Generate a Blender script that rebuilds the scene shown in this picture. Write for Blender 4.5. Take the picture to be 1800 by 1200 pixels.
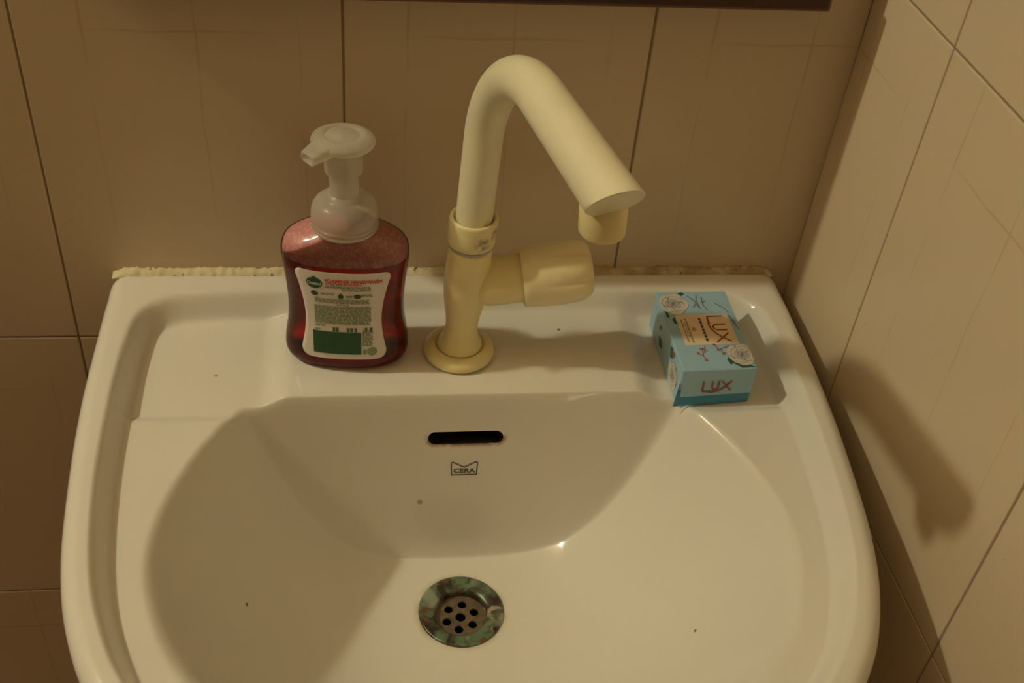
import bpy, bmesh, math, random
import numpy as np
from mathutils import Vector, Matrix

for o in list(bpy.data.objects):
    bpy.data.objects.remove(o, do_unlink=True)
SC = bpy.context.scene
COL = SC.collection
Z0 = 0.82                       # height of the basin rim above the floor

# ------------------------------------------------------------------ camera
F_PX = 2032.25
cam_d = bpy.data.cameras.new('camera')
cam_d.sensor_fit = 'HORIZONTAL'
cam_d.sensor_width = 36.0
cam_d.lens = F_PX / 1800.0 * 36.0
cam_d.clip_start = 0.01
cam = bpy.data.objects.new('camera', cam_d)
COL.objects.link(cam)
right = Vector((0.99174203, -0.10390875, 0.07517123))
down = Vector((-0.01065575, -0.65087138, -0.75911323))
fwd = Vector((0.12780531, 0.7520435, -0.64660373))
M = Matrix((( right.x, -down.x, -fwd.x, -0.03188352),
            ( right.y, -down.y, -fwd.y, -0.68579801),
            ( right.z, -down.z, -fwd.z, 0.51762563 + Z0),
            (0, 0, 0, 1)))
cam.matrix_world = M
SC.camera = cam

# ------------------------------------------------------------------ light and exposure
wd = bpy.data.worlds.new('world')
SC.world = wd
wd.use_nodes = True
wd.node_tree.nodes['Background'].inputs[0].default_value = (0.5, 0.36, 0.2, 1)
wd.node_tree.nodes['Background'].inputs[1].default_value = 0.0

LAMP = (-1.33, -0.05, 1.45 + Z0)
ld = bpy.data.lights.new('wall_bulb_light', 'POINT')
ld.energy = 46.0
ld.color = (1.0, 0.95, 0.655)
ld.shadow_soft_size = 0.035
lo = bpy.data.objects.new('wall_bulb_light', ld)
lo.location = LAMP
COL.objects.link(lo)

SC.view_settings.view_transform = 'Standard'
SC.view_settings.look = 'None'
SC.view_settings.gamma = 1.0
SC.view_settings.use_curve_mapping = False
SC.view_settings.exposure = 0.0

# ------------------------------------------------------------------ helpers
def link(o, parent=None):
    COL.objects.link(o)
    if parent is not None:
        o.parent = parent
    return o

def mesh_obj(name, verts, faces, mat=None, parent=None, smooth=True, loc=None, autosmooth=None):
    me = bpy.data.meshes.new(name)
    me.from_pydata([tuple(v) for v in verts], [], [tuple(f) for f in faces])
    me.update()
    if smooth:
        me.polygons.foreach_set('use_smooth', [True] * len(me.polygons))
    o = bpy.data.objects.new(name, me)
    if mat is not None:
        for m in (mat if isinstance(mat, (list, tuple)) else [mat]):
            me.materials.append(m)
    if loc is not None:
        o.location = loc
    link(o, parent)
    if autosmooth is not None:
        me.set_sharp_from_angle(angle=math.radians(autosmooth))
    return o

def thing(name, label, cat, loc, group=None):
    o = bpy.data.objects.new(name, None)
    o.empty_display_size = 0.02
    o.location = loc
    o['label'] = label
    o['category'] = cat
    if group:
        o['group'] = group
    return link(o)

def structure(o, label, cat):
    o['kind'] = 'structure'
    o['label'] = label
    o['category'] = cat
    return o

def fix_normals(o):
    bm = bmesh.new(); bm.from_mesh(o.data)
    bmesh.ops.recalc_face_normals(bm, faces=bm.faces)
    bm.to_mesh(o.data); bm.free()

def bevel(o, w, seg=2):
    bm = bmesh.new(); bm.from_mesh(o.data)
    bmesh.ops.bevel(bm, geom=list(bm.edges), offset=w, segments=seg, profile=0.5, affect='EDGES')
    bm.to_mesh(o.data); bm.free()

def box_vf(x0, x1, y0, y1, z0, z1):
    v = [(x0, y0, z0), (x1, y0, z0), (x1, y1, z0), (x0, y1, z0),
         (x0, y0, z1), (x1, y0, z1), (x1, y1, z1), (x0, y1, z1)]
    f = [(0, 3, 2, 1), (4, 5, 6, 7), (0, 1, 5, 4), (1, 2, 6, 5), (2, 3, 7, 6), (3, 0, 4, 7)]
    return v, f

def lathe(prof, n=64, axis=lambda z: (0, 0), cap0=True, cap1=True, rfun=None):
    """prof: list of (r, z)."""
    V, Fc = [], []
    for r, z in prof:
        ax, ay = axis(z)
        for i in range(n):
            a = 2 * math.pi * i / n
            rr = r if rfun is None else rfun(r, z, a)
            V.append((ax + rr * math.cos(a), ay + rr * math.sin(a), z))
    for k in range(len(prof) - 1):
        for i in range(n):
            j = (i + 1) % n
            Fc.append((k * n + i, k * n + j, (k + 1) * n + j, (k + 1) * n + i))
    if cap0:
        Fc.append(tuple(range(n - 1, -1, -1)))
    if cap1:
        b = (len(prof) - 1) * n
        Fc.append(tuple(b + i for i in range(n)))
    return V, Fc

def sweep(P, rad, n=48, ref=Vector((1, 0, 0)), caps=True):
    V, Fc = [], []
    m = len(P)
    up = ref.copy()
    for k in range(m):
        t = (P[min(k + 1, m - 1)] - P[max(k - 1, 0)]).normalized()
        up = (up - t * up.dot(t)).normalized()
        b = t.cross(up)
        for i in range(n):
            a = 2 * math.pi * i / n
            V.append(P[k] + (up * math.cos(a) + b * math.sin(a)) * rad[k])
    for k in range(m - 1):
        for i in range(n):
            j = (i + 1) % n
            Fc.append((k * n + i, k * n + j, (k + 1) * n + j, (k + 1) * n + i))
    if caps:
        Fc.append(tuple(range(n - 1, -1, -1)))
        Fc.append(tuple((m - 1) * n + i for i in range(n)))
    return V, Fc

def text_mesh(s, size, bold=0.0, align='CENTER', sx=1.0):
    """-> verts (2D) and faces of a line of text, centred on the origin."""
    cu = bpy.data.curves.new('txt', 'FONT')
    cu.body = s; cu.size = size; cu.align_x = align; cu.align_y = 'CENTER'
    cu.offset = bold; cu.resolution_u = 3
    ob = bpy.data.objects.new('txt', cu)
    COL.objects.link(ob)
    dg = bpy.context.evaluated_depsgraph_get(); dg.update()
    me = ob.evaluated_get(dg).to_mesh()
    v = [(p.co.x * sx, p.co.y) for p in me.vertices]
    f = [tuple(p.vertices) for p in me.polygons]
    ob.evaluated_get(dg).to_mesh_clear()
    bpy.data.objects.remove(ob, do_unlink=True)
    bpy.data.curves.remove(cu)
    return v, f

def smoothstep(a, b, x):
    t = np.clip((x - a) / (b - a), 0, 1)
    return t * t * (3 - 2 * t)

# ------------------------------------------------------------------ materials
def new_mat(name):
    m = bpy.data.materials.new(name); m.use_nodes = True
    return m, m.node_tree.nodes, m.node_tree.links, m.node_tree.nodes['Principled BSDF']

def plain(name, col, rough=0.4, metal=0.0, spec=0.5, coat=0.0, sss=0.0, noise=0.0, nscale=40.0):
    m, N, L, p = new_mat(name)
    p.inputs['Base Color'].default_value = (*col, 1)
    p.inputs['Roughness'].default_value = rough
    p.inputs['Metallic'].default_value = metal
    p.inputs['Specular IOR Level'].default_value = spec
    p.inputs['Coat Weight'].default_value = coat
    p.inputs['Coat Roughness'].default_value = 0.05
    if sss > 0:
        p.inputs['Subsurface Weight'].default_value = sss
        p.inputs['Subsurface Radius'].default_value = (0.004, 0.003, 0.002)
        p.inputs['Subsurface Scale'].default_value = 1.0
    if noise > 0:
        tc = N.new('ShaderNodeTexCoord'); nz = N.new('ShaderNodeTexNoise')
        nz.inputs['Scale'].default_value = nscale; nz.inputs['Detail'].default_value = 4
        L.new(tc.outputs['Object'], nz.inputs['Vector'])
        mx = N.new('ShaderNodeMixRGB'); mx.blend_type = 'MIX'
        mx.inputs[1].default_value = (*[c * (1 - noise) for c in col], 1)
        mx.inputs[2].default_value = (*[min(1, c * (1 + noise)) for c in col], 1)
        L.new(nz.outputs['Fac'], mx.inputs[0]); L.new(mx.outputs[0], p.inputs['Base Color'])
    return m

class NT:
    """small helper to write node maths."""
    def __init__(s, m):
        s.N, s.L = m.node_tree.nodes, m.node_tree.links
    def math(s, op, a, b=None, c=None, clamp=False):
        n = s.N.new('ShaderNodeMath'); n.operation = op; n.use_clamp = clamp
        for i, v in enumerate((a, b, c)):
            if v is None: continue
            if isinstance(v, (int, float)): n.inputs[i].default_value = v
            else: s.L.new(v, n.inputs[i])
        return n.outputs[0]
    def ramp01(s, v, a, b):
        n = s.N.new('ShaderNodeMapRange'); n.interpolation_type = 'SMOOTHSTEP'
        s.L.new(v, n.inputs[0])
        n.inputs[1].default_value = a; n.inputs[2].default_value = b
        n.inputs[3].default_value = 0.0; n.inputs[4].default_value = 1.0
        return n.outputs[0]
    def coords(s, kind='Object'):
        tc = s.N.new('ShaderNodeTexCoord'); sp = s.N.new('ShaderNodeSeparateXYZ')
        s.L.new(tc.outputs[kind], sp.inputs[0])
        return tc.outputs[kind], sp.outputs[0], sp.outputs[1], sp.outputs[2]
    def noise(s, vec, scale, detail=3, rough=0.5, dist=0.0):
        n = s.N.new('ShaderNodeTexNoise')
        n.inputs['Scale'].default_value = scale; n.inputs['Detail'].default_value = detail
        n.inputs['Roughness'].default_value = rough; n.inputs['Distortion'].default_value = dist
        s.L.new(vec, n.inputs['Vector'])
        return n.outputs['Fac']
    def mix(s, fac, a, b, mode='MIX'):
        n = s.N.new('ShaderNodeMixRGB'); n.blend_type = mode
        for i, v in ((0, fac), (1, a), (2, b)):
            if isinstance(v, (int, float)): n.inputs[i].default_value = v
            elif isinstance(v, tuple): n.inputs[i].default_value = (*v, 1)
            else: s.L.new(v, n.inputs[i])
        return n.outputs[0]
    def dist(s, x, y, z, c):
        a = s.math('POWER', s.math('SUBTRACT', x, c[0]), 2.0)
        b = s.math('POWER', s.math('SUBTRACT', y, c[1]), 2.0)
        d = s.math('ADD', a, b)
        if z is not None:
            d = s.math('ADD', d, s.math('POWER', s.math('SUBTRACT', z, c[2]), 2.0))
        return s.math('SQRT', d)

# --- wall tile: beige glazed ceramic with a faint printed lattice of thin lines
def tile_material():
    m, N, L, p = new_mat('tile_glaze')
    t = NT(m)
    vec, x, y, z = t.coords()
    big = t.noise(vec, 9.0, 2)
    base = t.mix(big, (0.635, 0.525, 0.375), (0.675, 0.56, 0.405))
    wob = t.math('MULTIPLY', t.math('SUBTRACT', t.noise(vec, 14.0, 2), 0.5), 0.006)
    xw = t.math('ADD', x, wob)
    fade = t.ramp01(z, 0.02, 0.25)
    lines = None
    for x0, w in ((0.041, 0.0014), (0.109, 0.0013), (0.173, 0.0012)):
        d = t.math('ABSOLUTE', t.math('SUBTRACT', xw, x0))
        k = t.math('SUBTRACT', 1.0, t.ramp01(d, 0.0002, w))
        lines = k if lines is None else t.math('MAXIMUM', lines, k)
    lines = t.math('MULTIPLY', lines, fade)
    zw = t.math('ADD', z, wob)
    dh = t.math('ABSOLUTE', t.math('SUBTRACT', zw, 0.247))
    kh = t.math('SUBTRACT', 1.0, t.ramp01(dh, 0.0002, 0.0014))
    fx = t.math('SUBTRACT', 1.0, t.ramp01(t.math('ABSOLUTE', t.math('SUBTRACT', x, 0.109)), 0.02, 0.085))
    lines = t.math('MAXIMUM', lines, t.math('MULTIPLY', kh, fx))
    lines = t.math('MULTIPLY', lines, t.ramp01(t.noise(vec, 22.0, 3), 0.35, 0.62))
    col = t.mix(t.math('MULTIPLY', lines, 0.42), base, (0.42, 0.29, 0.09))
    spots = t.ramp01(t.noise(vec, 120.0, 1), 0.80, 0.84)
    col = t.mix(t.math('MULTIPLY', spots, 0.3), col, (0.25, 0.17, 0.10))
    L.new(col, p.inputs['Base Color'])
    p.inputs['Roughness'].default_value = 0.30
    bp = N.new('ShaderNodeBump'); bp.inputs['Strength'].default_value = 0.05; bp.inputs['Distance'].default_value = 0.004
    L.new(t.noise(vec, 7.0, 2), bp.inputs['Height']); L.new(bp.outputs[0], p.inputs['Normal'])
    return m

def room_material(name, a, b, rough=0.5):
    m, N, L, p = new_mat(name)
    tc = N.new('ShaderNodeTexCoord')
    br = N.new('ShaderNodeTexBrick'); br.offset = 0.0
    br.inputs['Color1'].default_value = (*a, 1); br.inputs['Color2'].default_value = (*a, 1)
    br.inputs['Mortar'].default_value = (*b, 1)
    br.inputs['Scale'].default_value = 1.0; br.inputs['Mortar Size'].default_value = 0.002
    br.inputs['Brick Width'].default_value = 0.3; br.inputs['Row Height'].default_value = 0.3
    L.new(tc.outputs['Object'], br.inputs['Vector']); L.new(br.outputs[0], p.inputs['Base Color'])
    p.inputs['Roughness'].default_value = rough
    return m

BX = 0.0365                                   # basin centre line (x)
DRAIN = (BX - 0.0016, -0.1905, -0.1600)        # drain centre, relative to the rim

def porcelain_material():
    m, N, L, p = new_mat('porcelain')
    t = NT(m)
    vec, x, y, z = t.coords()
    base = t.mix(t.noise(vec, 6.0, 2), (0.775, 0.745, 0.685), (0.80, 0.77, 0.72))
    # brown scale round the overflow slot
    dx = t.math('MAXIMUM', t.math('SUBTRACT', t.math('ABSOLUTE', t.math('SUBTRACT', x, BX + 0.001)), 0.0205), 0.0)
    dz = t.math("SUBTRACT", z, -0.0490)
    d = t.math('SQRT', t.math('ADD', t.math('POWER', dx, 2.0), t.math('POWER', dz, 2.0)))
    st = t.math('SUBTRACT', 1.0, t.ramp01(d, 0.0056, 0.0095))
    st = t.math('MULTIPLY', st, t.ramp01(t.noise(vec, 150.0, 3), 0.30, 0.60))
    st = t.math('MULTIPLY', st, t.ramp01(z, -0.0445, -0.0500))
    st = t.math('MULTIPLY', st, t.ramp01(y, -0.20, -0.19))
    col = t.mix(t.math('MULTIPLY', st, 0.9), base, (0.26, 0.13, 0.035))
    # yellow ring of lime scale round the drain
    dd = t.dist(x, y, None, (DRAIN[0], DRAIN[1]))
    rg = t.math('SUBTRACT', 1.0, t.ramp01(dd, 0.0298, 0.0350))
    rg = t.math('MULTIPLY', rg, t.ramp01(t.noise(vec, 70.0, 3), 0.25, 0.7))
    col = t.mix(t.math('MULTIPLY', rg, 0.55), col, (0.48, 0.36, 0.12))
    # specks of dirt
    for (c, r, colr) in SPECKS:
        s = t.math('SUBTRACT', 1.0, t.ramp01(t.dist(x, y, z, c), r * 0.5, r))
        col = t.mix(t.math('MULTIPLY', s, 0.85), col, colr)
    L.new(col, p.inputs['Base Color'])
    p.inputs['Roughness'].default_value = 0.13
    p.inputs['Specular IOR Level'].default_value = 0.5
    return m

def tap_material(name, col, smudge=None):
    m, N, L, p = new_mat(name)
    t = NT(m)
    vec, x, y, z = t.coords()
    c = t.mix(t.noise(vec, 60.0, 4), tuple(v * 0.95 for v in col), tuple(min(1, v * 1.04) for v in col))
    if smudge:
        for cc, r in smudge:
            s = t.math('SUBTRACT', 1.0, t.ramp01(t.dist(x, y, z, cc), r * 0.35, r))
            s = t.math('MULTIPLY', s, t.ramp01(t.noise(vec, 170.0, 5, 0.7), 0.36, 0.62))
            c = t.mix(t.math('MULTIPLY', s, 0.85), c, (0.13, 0.10, 0.07))
    L.new(c, p.inputs['Base Color'])
    p.inputs['Roughness'].default_value = 0.33
    p.inputs['Subsurface Weight'].default_value = 0.15
    p.inputs['Subsurface Radius'].default_value = (0.004, 0.003, 0.0015)
    p.inputs['Subsurface Scale'].default_value = 1.0
    return m

def drain_material():
    m, N, L, p = new_mat('tarnished_drain_metal')
    t = NT(m)
    vec, x, y, z = t.coords()
    n1 = t.noise(vec, 42.0, 5, 0.6, 0.6)
    n2 = t.noise(vec, 95.0, 4, 0.55, 0.3)
    c = t.mix(t.ramp01(n1, 0.42, 0.56), (0.050, 0.036, 0.024), (0.16, 0.24, 0.16))
    c = t.mix(t.ramp01(n2, 0.54, 0.64), c, (0.17, 0.10, 0.06))
    c = t.mix(t.ramp01(t.noise(vec, 42.0, 3), 0.54, 0.66), c, (0.36, 0.42, 0.32))
    c = t.mix(t.ramp01(t.noise(vec, 75.0, 3, 0.5, 1.0), 0.60, 0.68), c, (0.40, 0.34, 0.26))
    L.new(c, p.inputs['Base Color'])
    p.inputs['Metallic'].default_value = 0.35
    rr = t.math('ADD', t.math('MULTIPLY', n1, 0.35), 0.15)
    L.new(rr, p.inputs['Roughness'])
    return m

def frosted_material():
    m, N, L, p = new_mat('frosted_polypropylene')
    out = N['Material Output']
    p.inputs['Base Color'].default_value = (0.80, 0.77, 0.70, 1)
    p.inputs['Roughness'].default_value = 0.28
    tr = N.new('ShaderNodeBsdfTranslucent'); tr.inputs[0].default_value = (0.85, 0.82, 0.74, 1)
    tp = N.new('ShaderNodeBsdfTransparent'); tp.inputs[0].default_value = (0.95, 0.93, 0.88, 1)
    a = N.new('ShaderNodeMixShader'); a.inputs[0].default_value = 0.35
    b = N.new('ShaderNodeMixShader'); b.inputs[0].default_value = 0.48
    L.new(p.outputs[0], a.inputs[1]); L.new(tr.outputs[0], a.inputs[2])
    L.new(a.outputs[0], b.inputs[1]); L.new(tp.outputs[0], b.inputs[2])
    L.new(b.outputs[0], out.inputs[0])
    return m

def shell_material():
    m, N, L, p = new_mat('clear_bottle_plastic')
    out = N['Material Output']
    tp = N.new('ShaderNodeBsdfTransparent'); tp.inputs[0].default_value = (0.97, 0.93, 0.93, 1)
    gl = N.new('ShaderNodeBsdfGlossy'); gl.inputs['Roughness'].default_value = 0.08
    fr = N.new('ShaderNodeFresnel'); fr.inputs[0].default_value = 1.45
    mx = N.new('ShaderNodeMixShader')
    L.new(fr.outputs[0], mx.inputs[0]); L.new(tp.outputs[0], mx.inputs[1]); L.new(gl.outputs[0], mx.inputs[2])
    L.new(mx.outputs[0], out.inputs[0])
    return m

def liquid_material():
    m, N, L, p = new_mat('red_liquid_soap')
    out = N['Material Output']
    p.inputs['Base Color'].default_value = (0.60, 0.018, 0.030, 1)
    p.inputs['Transmission Weight'].default_value = 0.95
    p.inputs['Roughness'].default_value = 0.03
    p.inputs['IOR'].default_value = 1.30
    tp = N.new('ShaderNodeBsdfTransparent'); tp.inputs[0].default_value = (0.72, 0.022, 0.03, 1)
    mx = N.new('ShaderNodeMixShader'); mx.inputs[0].default_value = 0.45
    L.new(p.outputs[0], mx.inputs[1]); L.new(tp.outputs[0], mx.inputs[2]); L.new(mx.outputs[0], out.inputs[0])
    return m

def foam_material():
    m, N, L, p = new_mat('pink_foam')
    t = NT(m)
    vec, x, y, z = t.coords()
    vo = N.new('ShaderNodeTexVoronoi'); vo.inputs['Scale'].default_value = 420.0
    L.new(vec, vo.inputs['Vector'])
    c = t.mix(t.ramp01(vo.outputs['Distance'], 0.1, 0.6), (0.80, 0.47, 0.45), (0.64, 0.31, 0.31))
    lowz = t.math('SUBTRACT', 1.0, t.ramp01(z, 0.079, 0.093))
    bub = t.math('MULTIPLY', lowz, t.ramp01(t.noise(vec, 150.0, 3), 0.44, 0.62))
    c = t.mix(bub, c, (0.12, 0.008, 0.012))
    L.new(c, p.inputs['Base Color'])
    p.inputs['Roughness'].default_value = 0.45
    p.inputs['Subsurface Weight'].default_value = 0.3
    p.inputs['Subsurface Radius'].default_value = (0.006, 0.002, 0.002)
    p.inputs['Subsurface Scale'].default_value = 1.0
    return m

def sealant_material():
    m, N, L, p = new_mat('aged_sealant')
    t = NT(m)
    vec, x, y, z = t.coords()
    c = t.mix(t.noise(vec, 90.0, 4), (0.62, 0.54, 0.32), (0.78, 0.72, 0.52))
    c = t.mix(t.ramp01(t.noise(vec, 210.0, 3), 0.62, 0.72), c, (0.16, 0.12, 0.04))
    gr = t.math('MULTIPLY', t.ramp01(x, 0.02, 0.16), t.ramp01(t.noise(vec, 60.0, 3), 0.30, 0.6))
    c = t.mix(t.math('MULTIPLY', gr, 0.75), c, (0.36, 0.23, 0.10))
    L.new(c, p.inputs['Base Color'])
    p.inputs['Roughness'].default_value = 0.75
    return m

def wood_material():
    m, N, L, p = new_mat('dark_red_brown_wood')
    t = NT(m)
    tc = N.new('ShaderNodeTexCoord'); mp = N.new('ShaderNodeMapping')
    mp.inputs['Scale'].default_value = (4, 60, 60)
    L.new(tc.outputs['Object'], mp.inputs[0])
    c = t.mix(t.noise(mp.outputs[0], 3.0, 4), (0.16, 0.058, 0.032), (0.24, 0.10, 0.055))
    L.new(c, p.inputs['Base Color'])
    p.inputs['Roughness'].default_value = 0.35
    return m

def card_material():
    return plain('light_blue_card', (0.34, 0.56, 0.74), 0.38, noise=0.05, nscale=60)

# ------------------------------------------------------------------ setting: walls, floor, ceiling
W_T, H_T, GAP = 0.2, 0.3, 0.0015
X_A, C_W, Z1, B_T = -0.2426, 0.2968, -0.0629, 0.1072
tile_m = tile_material()
grout_m = plain('grey_brown_grout', (0.30, 0.235, 0.15), 0.9, noise=0.25, nscale=150)

def tile_mesh(x0, x1, z0, z1):
    g = GAP / 2
    v, f = box_vf(x0 + g, x1 - g, 0.0, 0.008, z0 + g, z1 - g)
    me = bpy.data.meshes.new('tile')
    me.from_pydata(v, [], f)
    bm = bmesh.new(); bm.from_mesh(me)
    ed = [e for e in bm.edges if all(abs(q.co.y) < 1e-6 for q in e.verts)]
    bmesh.ops.bevel(bm, geom=ed, offset=0.0008, segments=2, profile=0.5, affect='EDGES')
    bmesh.ops.recalc_face_normals(bm, faces=bm.faces)
    bm.to_mesh(me); bm.free()
    me.materials.append(tile_m)
    return me
tile_cache = {}
def add_tiles(wall, cols, rows):
    for (cx, a, b) in cols:
        for (cz, c, d) in rows:
            key = (round(a, 5), round(b, 5), round(c, 5), round(d, 5))
            if key not in tile_cache:
                tile_cache[key] = tile_mesh(a, b, c, d)
            o = bpy.data.objects.new('tile', tile_cache[key])
            o.location = (cx, 0, cz)
            link(o, wall)

XL, YF, ZC = -1.75, -1.75, 1.88               # left wall, front wall, ceiling (relative to rim)
rows = []
k = math.floor((-Z0 - Z1) / H_T)
z = Z1 + k * H_T
while z < ZC - 0.001:
    lo_, hi_ = max(z, -Z0), min(z + H_T, ZC)
    rows.append((z, lo_ - z, hi_ - z)); z += H_T

v, f = box_vf(XL - 0.1, C_W + 0.12, 0.0009, 0.1, -Z0, ZC)
wall_back = structure(mesh_obj('wall_back', v, f, grout_m, None, False, (0, 0, Z0)),
                      'beige glazed tile wall behind the washbasin and tap', 'wall')
cols = []
n0 = math.floor((XL - X_A) / W_T)
x = X_A + n0 * W_T
while x < C_W - 0.001:
    a, b = max(x, XL), min(x + W_T, C_W + 0.004)
    cols.append((x, a - x, b - x)); x += W_T
add_tiles(wall_back, cols, rows)

LW = 1.80
v, f = box_vf(-0.0, LW, 0.0009, 0.1, -Z0, ZC)
wall_right = structure(mesh_obj('wall_right', v, f, grout_m, None, False),
                       'brightly lit beige tile wall at the right of the basin', 'wall')
th = math.atan(0.0428)
ex = Vector((math.sin(th), -math.cos(th), 0))
ez = Vector((0.012, 0, 1)).normalized()
ey = ez.cross(ex).normalized(); ez = ex.cross(ey).normalized()
wall_right.matrix_world = Matrix(((ex.x, ey.x, ez.x, C_W), (ex.y, ey.y, ez.y, 0), (ex.z, ey.z, ez.z, Z0), (0, 0, 0, 1)))
cols = [(B_T - W_T, W_T - B_T, W_T)]
x = B_T
while x < LW - 0.001:
    cols.append((x, 0, min(W_T, LW - x))); x += W_T
add_tiles(wall_right, cols, rows)

room_m = room_material('tiled_room', (0.66, 0.47, 0.29), (0.2, 0.14, 0.09), 0.4)
v, f = box_vf(-0.1, 0, YF, 0.1, -Z0, ZC)
structure(mesh_obj('wall_left', v, f, room_m, None, False, (XL, 0, Z0)), 'plain beige wall beyond the left edge', 'wall')
v, f = box_vf(XL - 0.1, 0.5, -0.1, 0, -Z0, ZC)
structure(mesh_obj('wall_front', v, f, room_m, None, False, (0, YF, Z0)), 'plain beige wall behind the viewer', 'wall')
v, f = box_vf(XL - 0.1, 0.5, YF - 0.1, 0.1, -0.1, 0)
structure(mesh_obj('floor', v, f, room_material('floor_tiles', (0.20, 0.12, 0.07), (0.1, 0.07, 0.05), 0.45), None, False),
          'brown floor below the washbasin', 'floor')
v, f = box_vf(XL - 0.1, 0.5, YF - 0.1, 0.1, 0, 0.1)
structure(mesh_obj('ceiling', v, f, plain('cream_ceiling', (0.66, 0.53, 0.38), 0.8), None, False, (0, 0, Z0 + ZC)),
          'plain pale ceiling above the room', 'ceiling')

# ------------------------------------------------------------------ washbasin
SPECKS = [((0.1776, -0.2607, -0.0942), 0.0015, (0.06, 0.04, 0.02)),
          ((-0.1071, -0.2231, -0.0987), 0.0016, (0.06, 0.04, 0.02)),
          ((0.1082, -0.0566, -0.0125), 0.0016, (0.16, 0.11, 0.05)),
          ((0.0070, -0.1343, -0.1063), 0.0028, (0.50, 0.30, 0.04)),
          ((-0.1305, -0.0929, -0.0197), 0.0016, (0.30, 0.28, 0.20))]
porc = porcelain_material()

def closed_spline(half, n=72):
    """half outline (x>=0) from back centre to front centre, mirrored -> dense closed polygon."""
    pts = [Vector((x, y)) for x, y in half]
    full = pts + [Vector((-p.x, p.y)) for p in reversed(pts[1:-1])]
    m = len(full); out = []
    for i in range(m):
        p0, p1, p2, p3 = full[i - 1], full[i], full[(i + 1) % m], full[(i + 2) % m]
        t1 = max((p1 - p0).length ** 0.5, 1e-6); t2 = max((p2 - p1).length ** 0.5, 1e-6); t3 = max((p3 - p2).length ** 0.5, 1e-6)
        m1 = (p1 - p0) / t1 - (p2 - p0) / (t1 + t2) + (p2 - p1) / t2
        m2 = (p2 - p1) / t2 - (p3 - p1) / (t2 + t3) + (p3 - p2) / t3
        m1 *= t2; m2 *= t2
        for k in range(n):
            t = k / n
            out.append(p1 * (2 * t**3 - 3 * t**2 + 1) + m1 * (t**3 - 2 * t**2 + t) + p2 * (-2 * t**3 + 3 * t**2) + m2 * (t**3 - t**2))
    return np.array([(p.x + BX, p.y) for p in out])

OUTER = closed_spline([(0, -.001), (.12, -.001), (.226, -.001), (.2390, -.002), (.2450, -.007), (.2465, -.03), (.2470, -.08), (.2465, -.134),
                       (.2425, -.20), (.2355, -.262), (.225, -.305), (.207, -.345), (.178, -.38), (.135, -.408), (.075, -.426), (0, -.432)])
INNER = closed_spline([(0, -.027), (.10, -.027), (.180, -.029), (.205, -.034), (.2195, -.048), (.2245, -.075), (.2265, -.134),
                       (.2245, -.20), (.2175, -.262), (.207, -.302), (.189, -.340), (.160, -.372), (.120, -.396), (.065, -.410), (0, -.415)])
BOWL = closed_spline([(0, -.124), (.07, -.124), (.115, -.126), (.138, -.133), (.156, -.147), (.177, -.18), (.188, -.22), (.190, -.25),
                      (.184, -.285), (.168, -.32), (.142, -.35), (.10, -.374), (.05, -.386), (0, -.390)])

# the round bowl itself; it runs on behind the steep flat back wall that cuts it off
ROUND = closed_spline([(0, -.058), (.05, -.062), (.100, -.076), (.134, -.102), (.154, -.134), (.174, -.171), (.187, -.21), (.191, -.25),
                       (.184, -.285), (.168, -.32), (.142, -.35), (.10, -.374), (.05, -.386), (0, -.390)])

def polar(poly):
    d = poly - np.array(DRAIN[:2])
    a = np.arctan2(d[:, 1], d[:, 0]); r = np.hypot(d[:, 0], d[:, 1])
    i = np.argsort(a); a, r = a[i], r[i]
    return np.concatenate([a - 2 * np.pi, a, a + 2 * np.pi]), np.concatenate([r, r, r])
PO, PB, PR = polar(OUTER), polar(BOWL), polar(ROUND)

def sdf(poly, P):
    """signed distance, positive inside."""
    A = poly[::8]; B = np.roll(A, -1, axis=0); AB = B - A
    best = np.full(len(P), 1e9); inside = np.zeros(len(P), bool)
    for a, b, ab in zip(A, B, AB):
        t = np.clip(((P - a) @ ab) / max(ab @ ab, 1e-14), 0, 1)
        q = P - (a + t[:, None] * ab)
        best = np.minimum(best, np.hypot(q[:, 0], q[:, 1]))
        cond = (a[1] > P[:, 1]) != (b[1] > P[:, 1])
        if cond.any():
            xi = a[0] + (P[:, 1] - a[1]) * (ab[0]) / (ab[1] if abs(ab[1]) > 1e-14 else 1e-14)
            inside ^= cond & (P[:, 0] < xi)
    return np.where(inside, best, -best)

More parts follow.
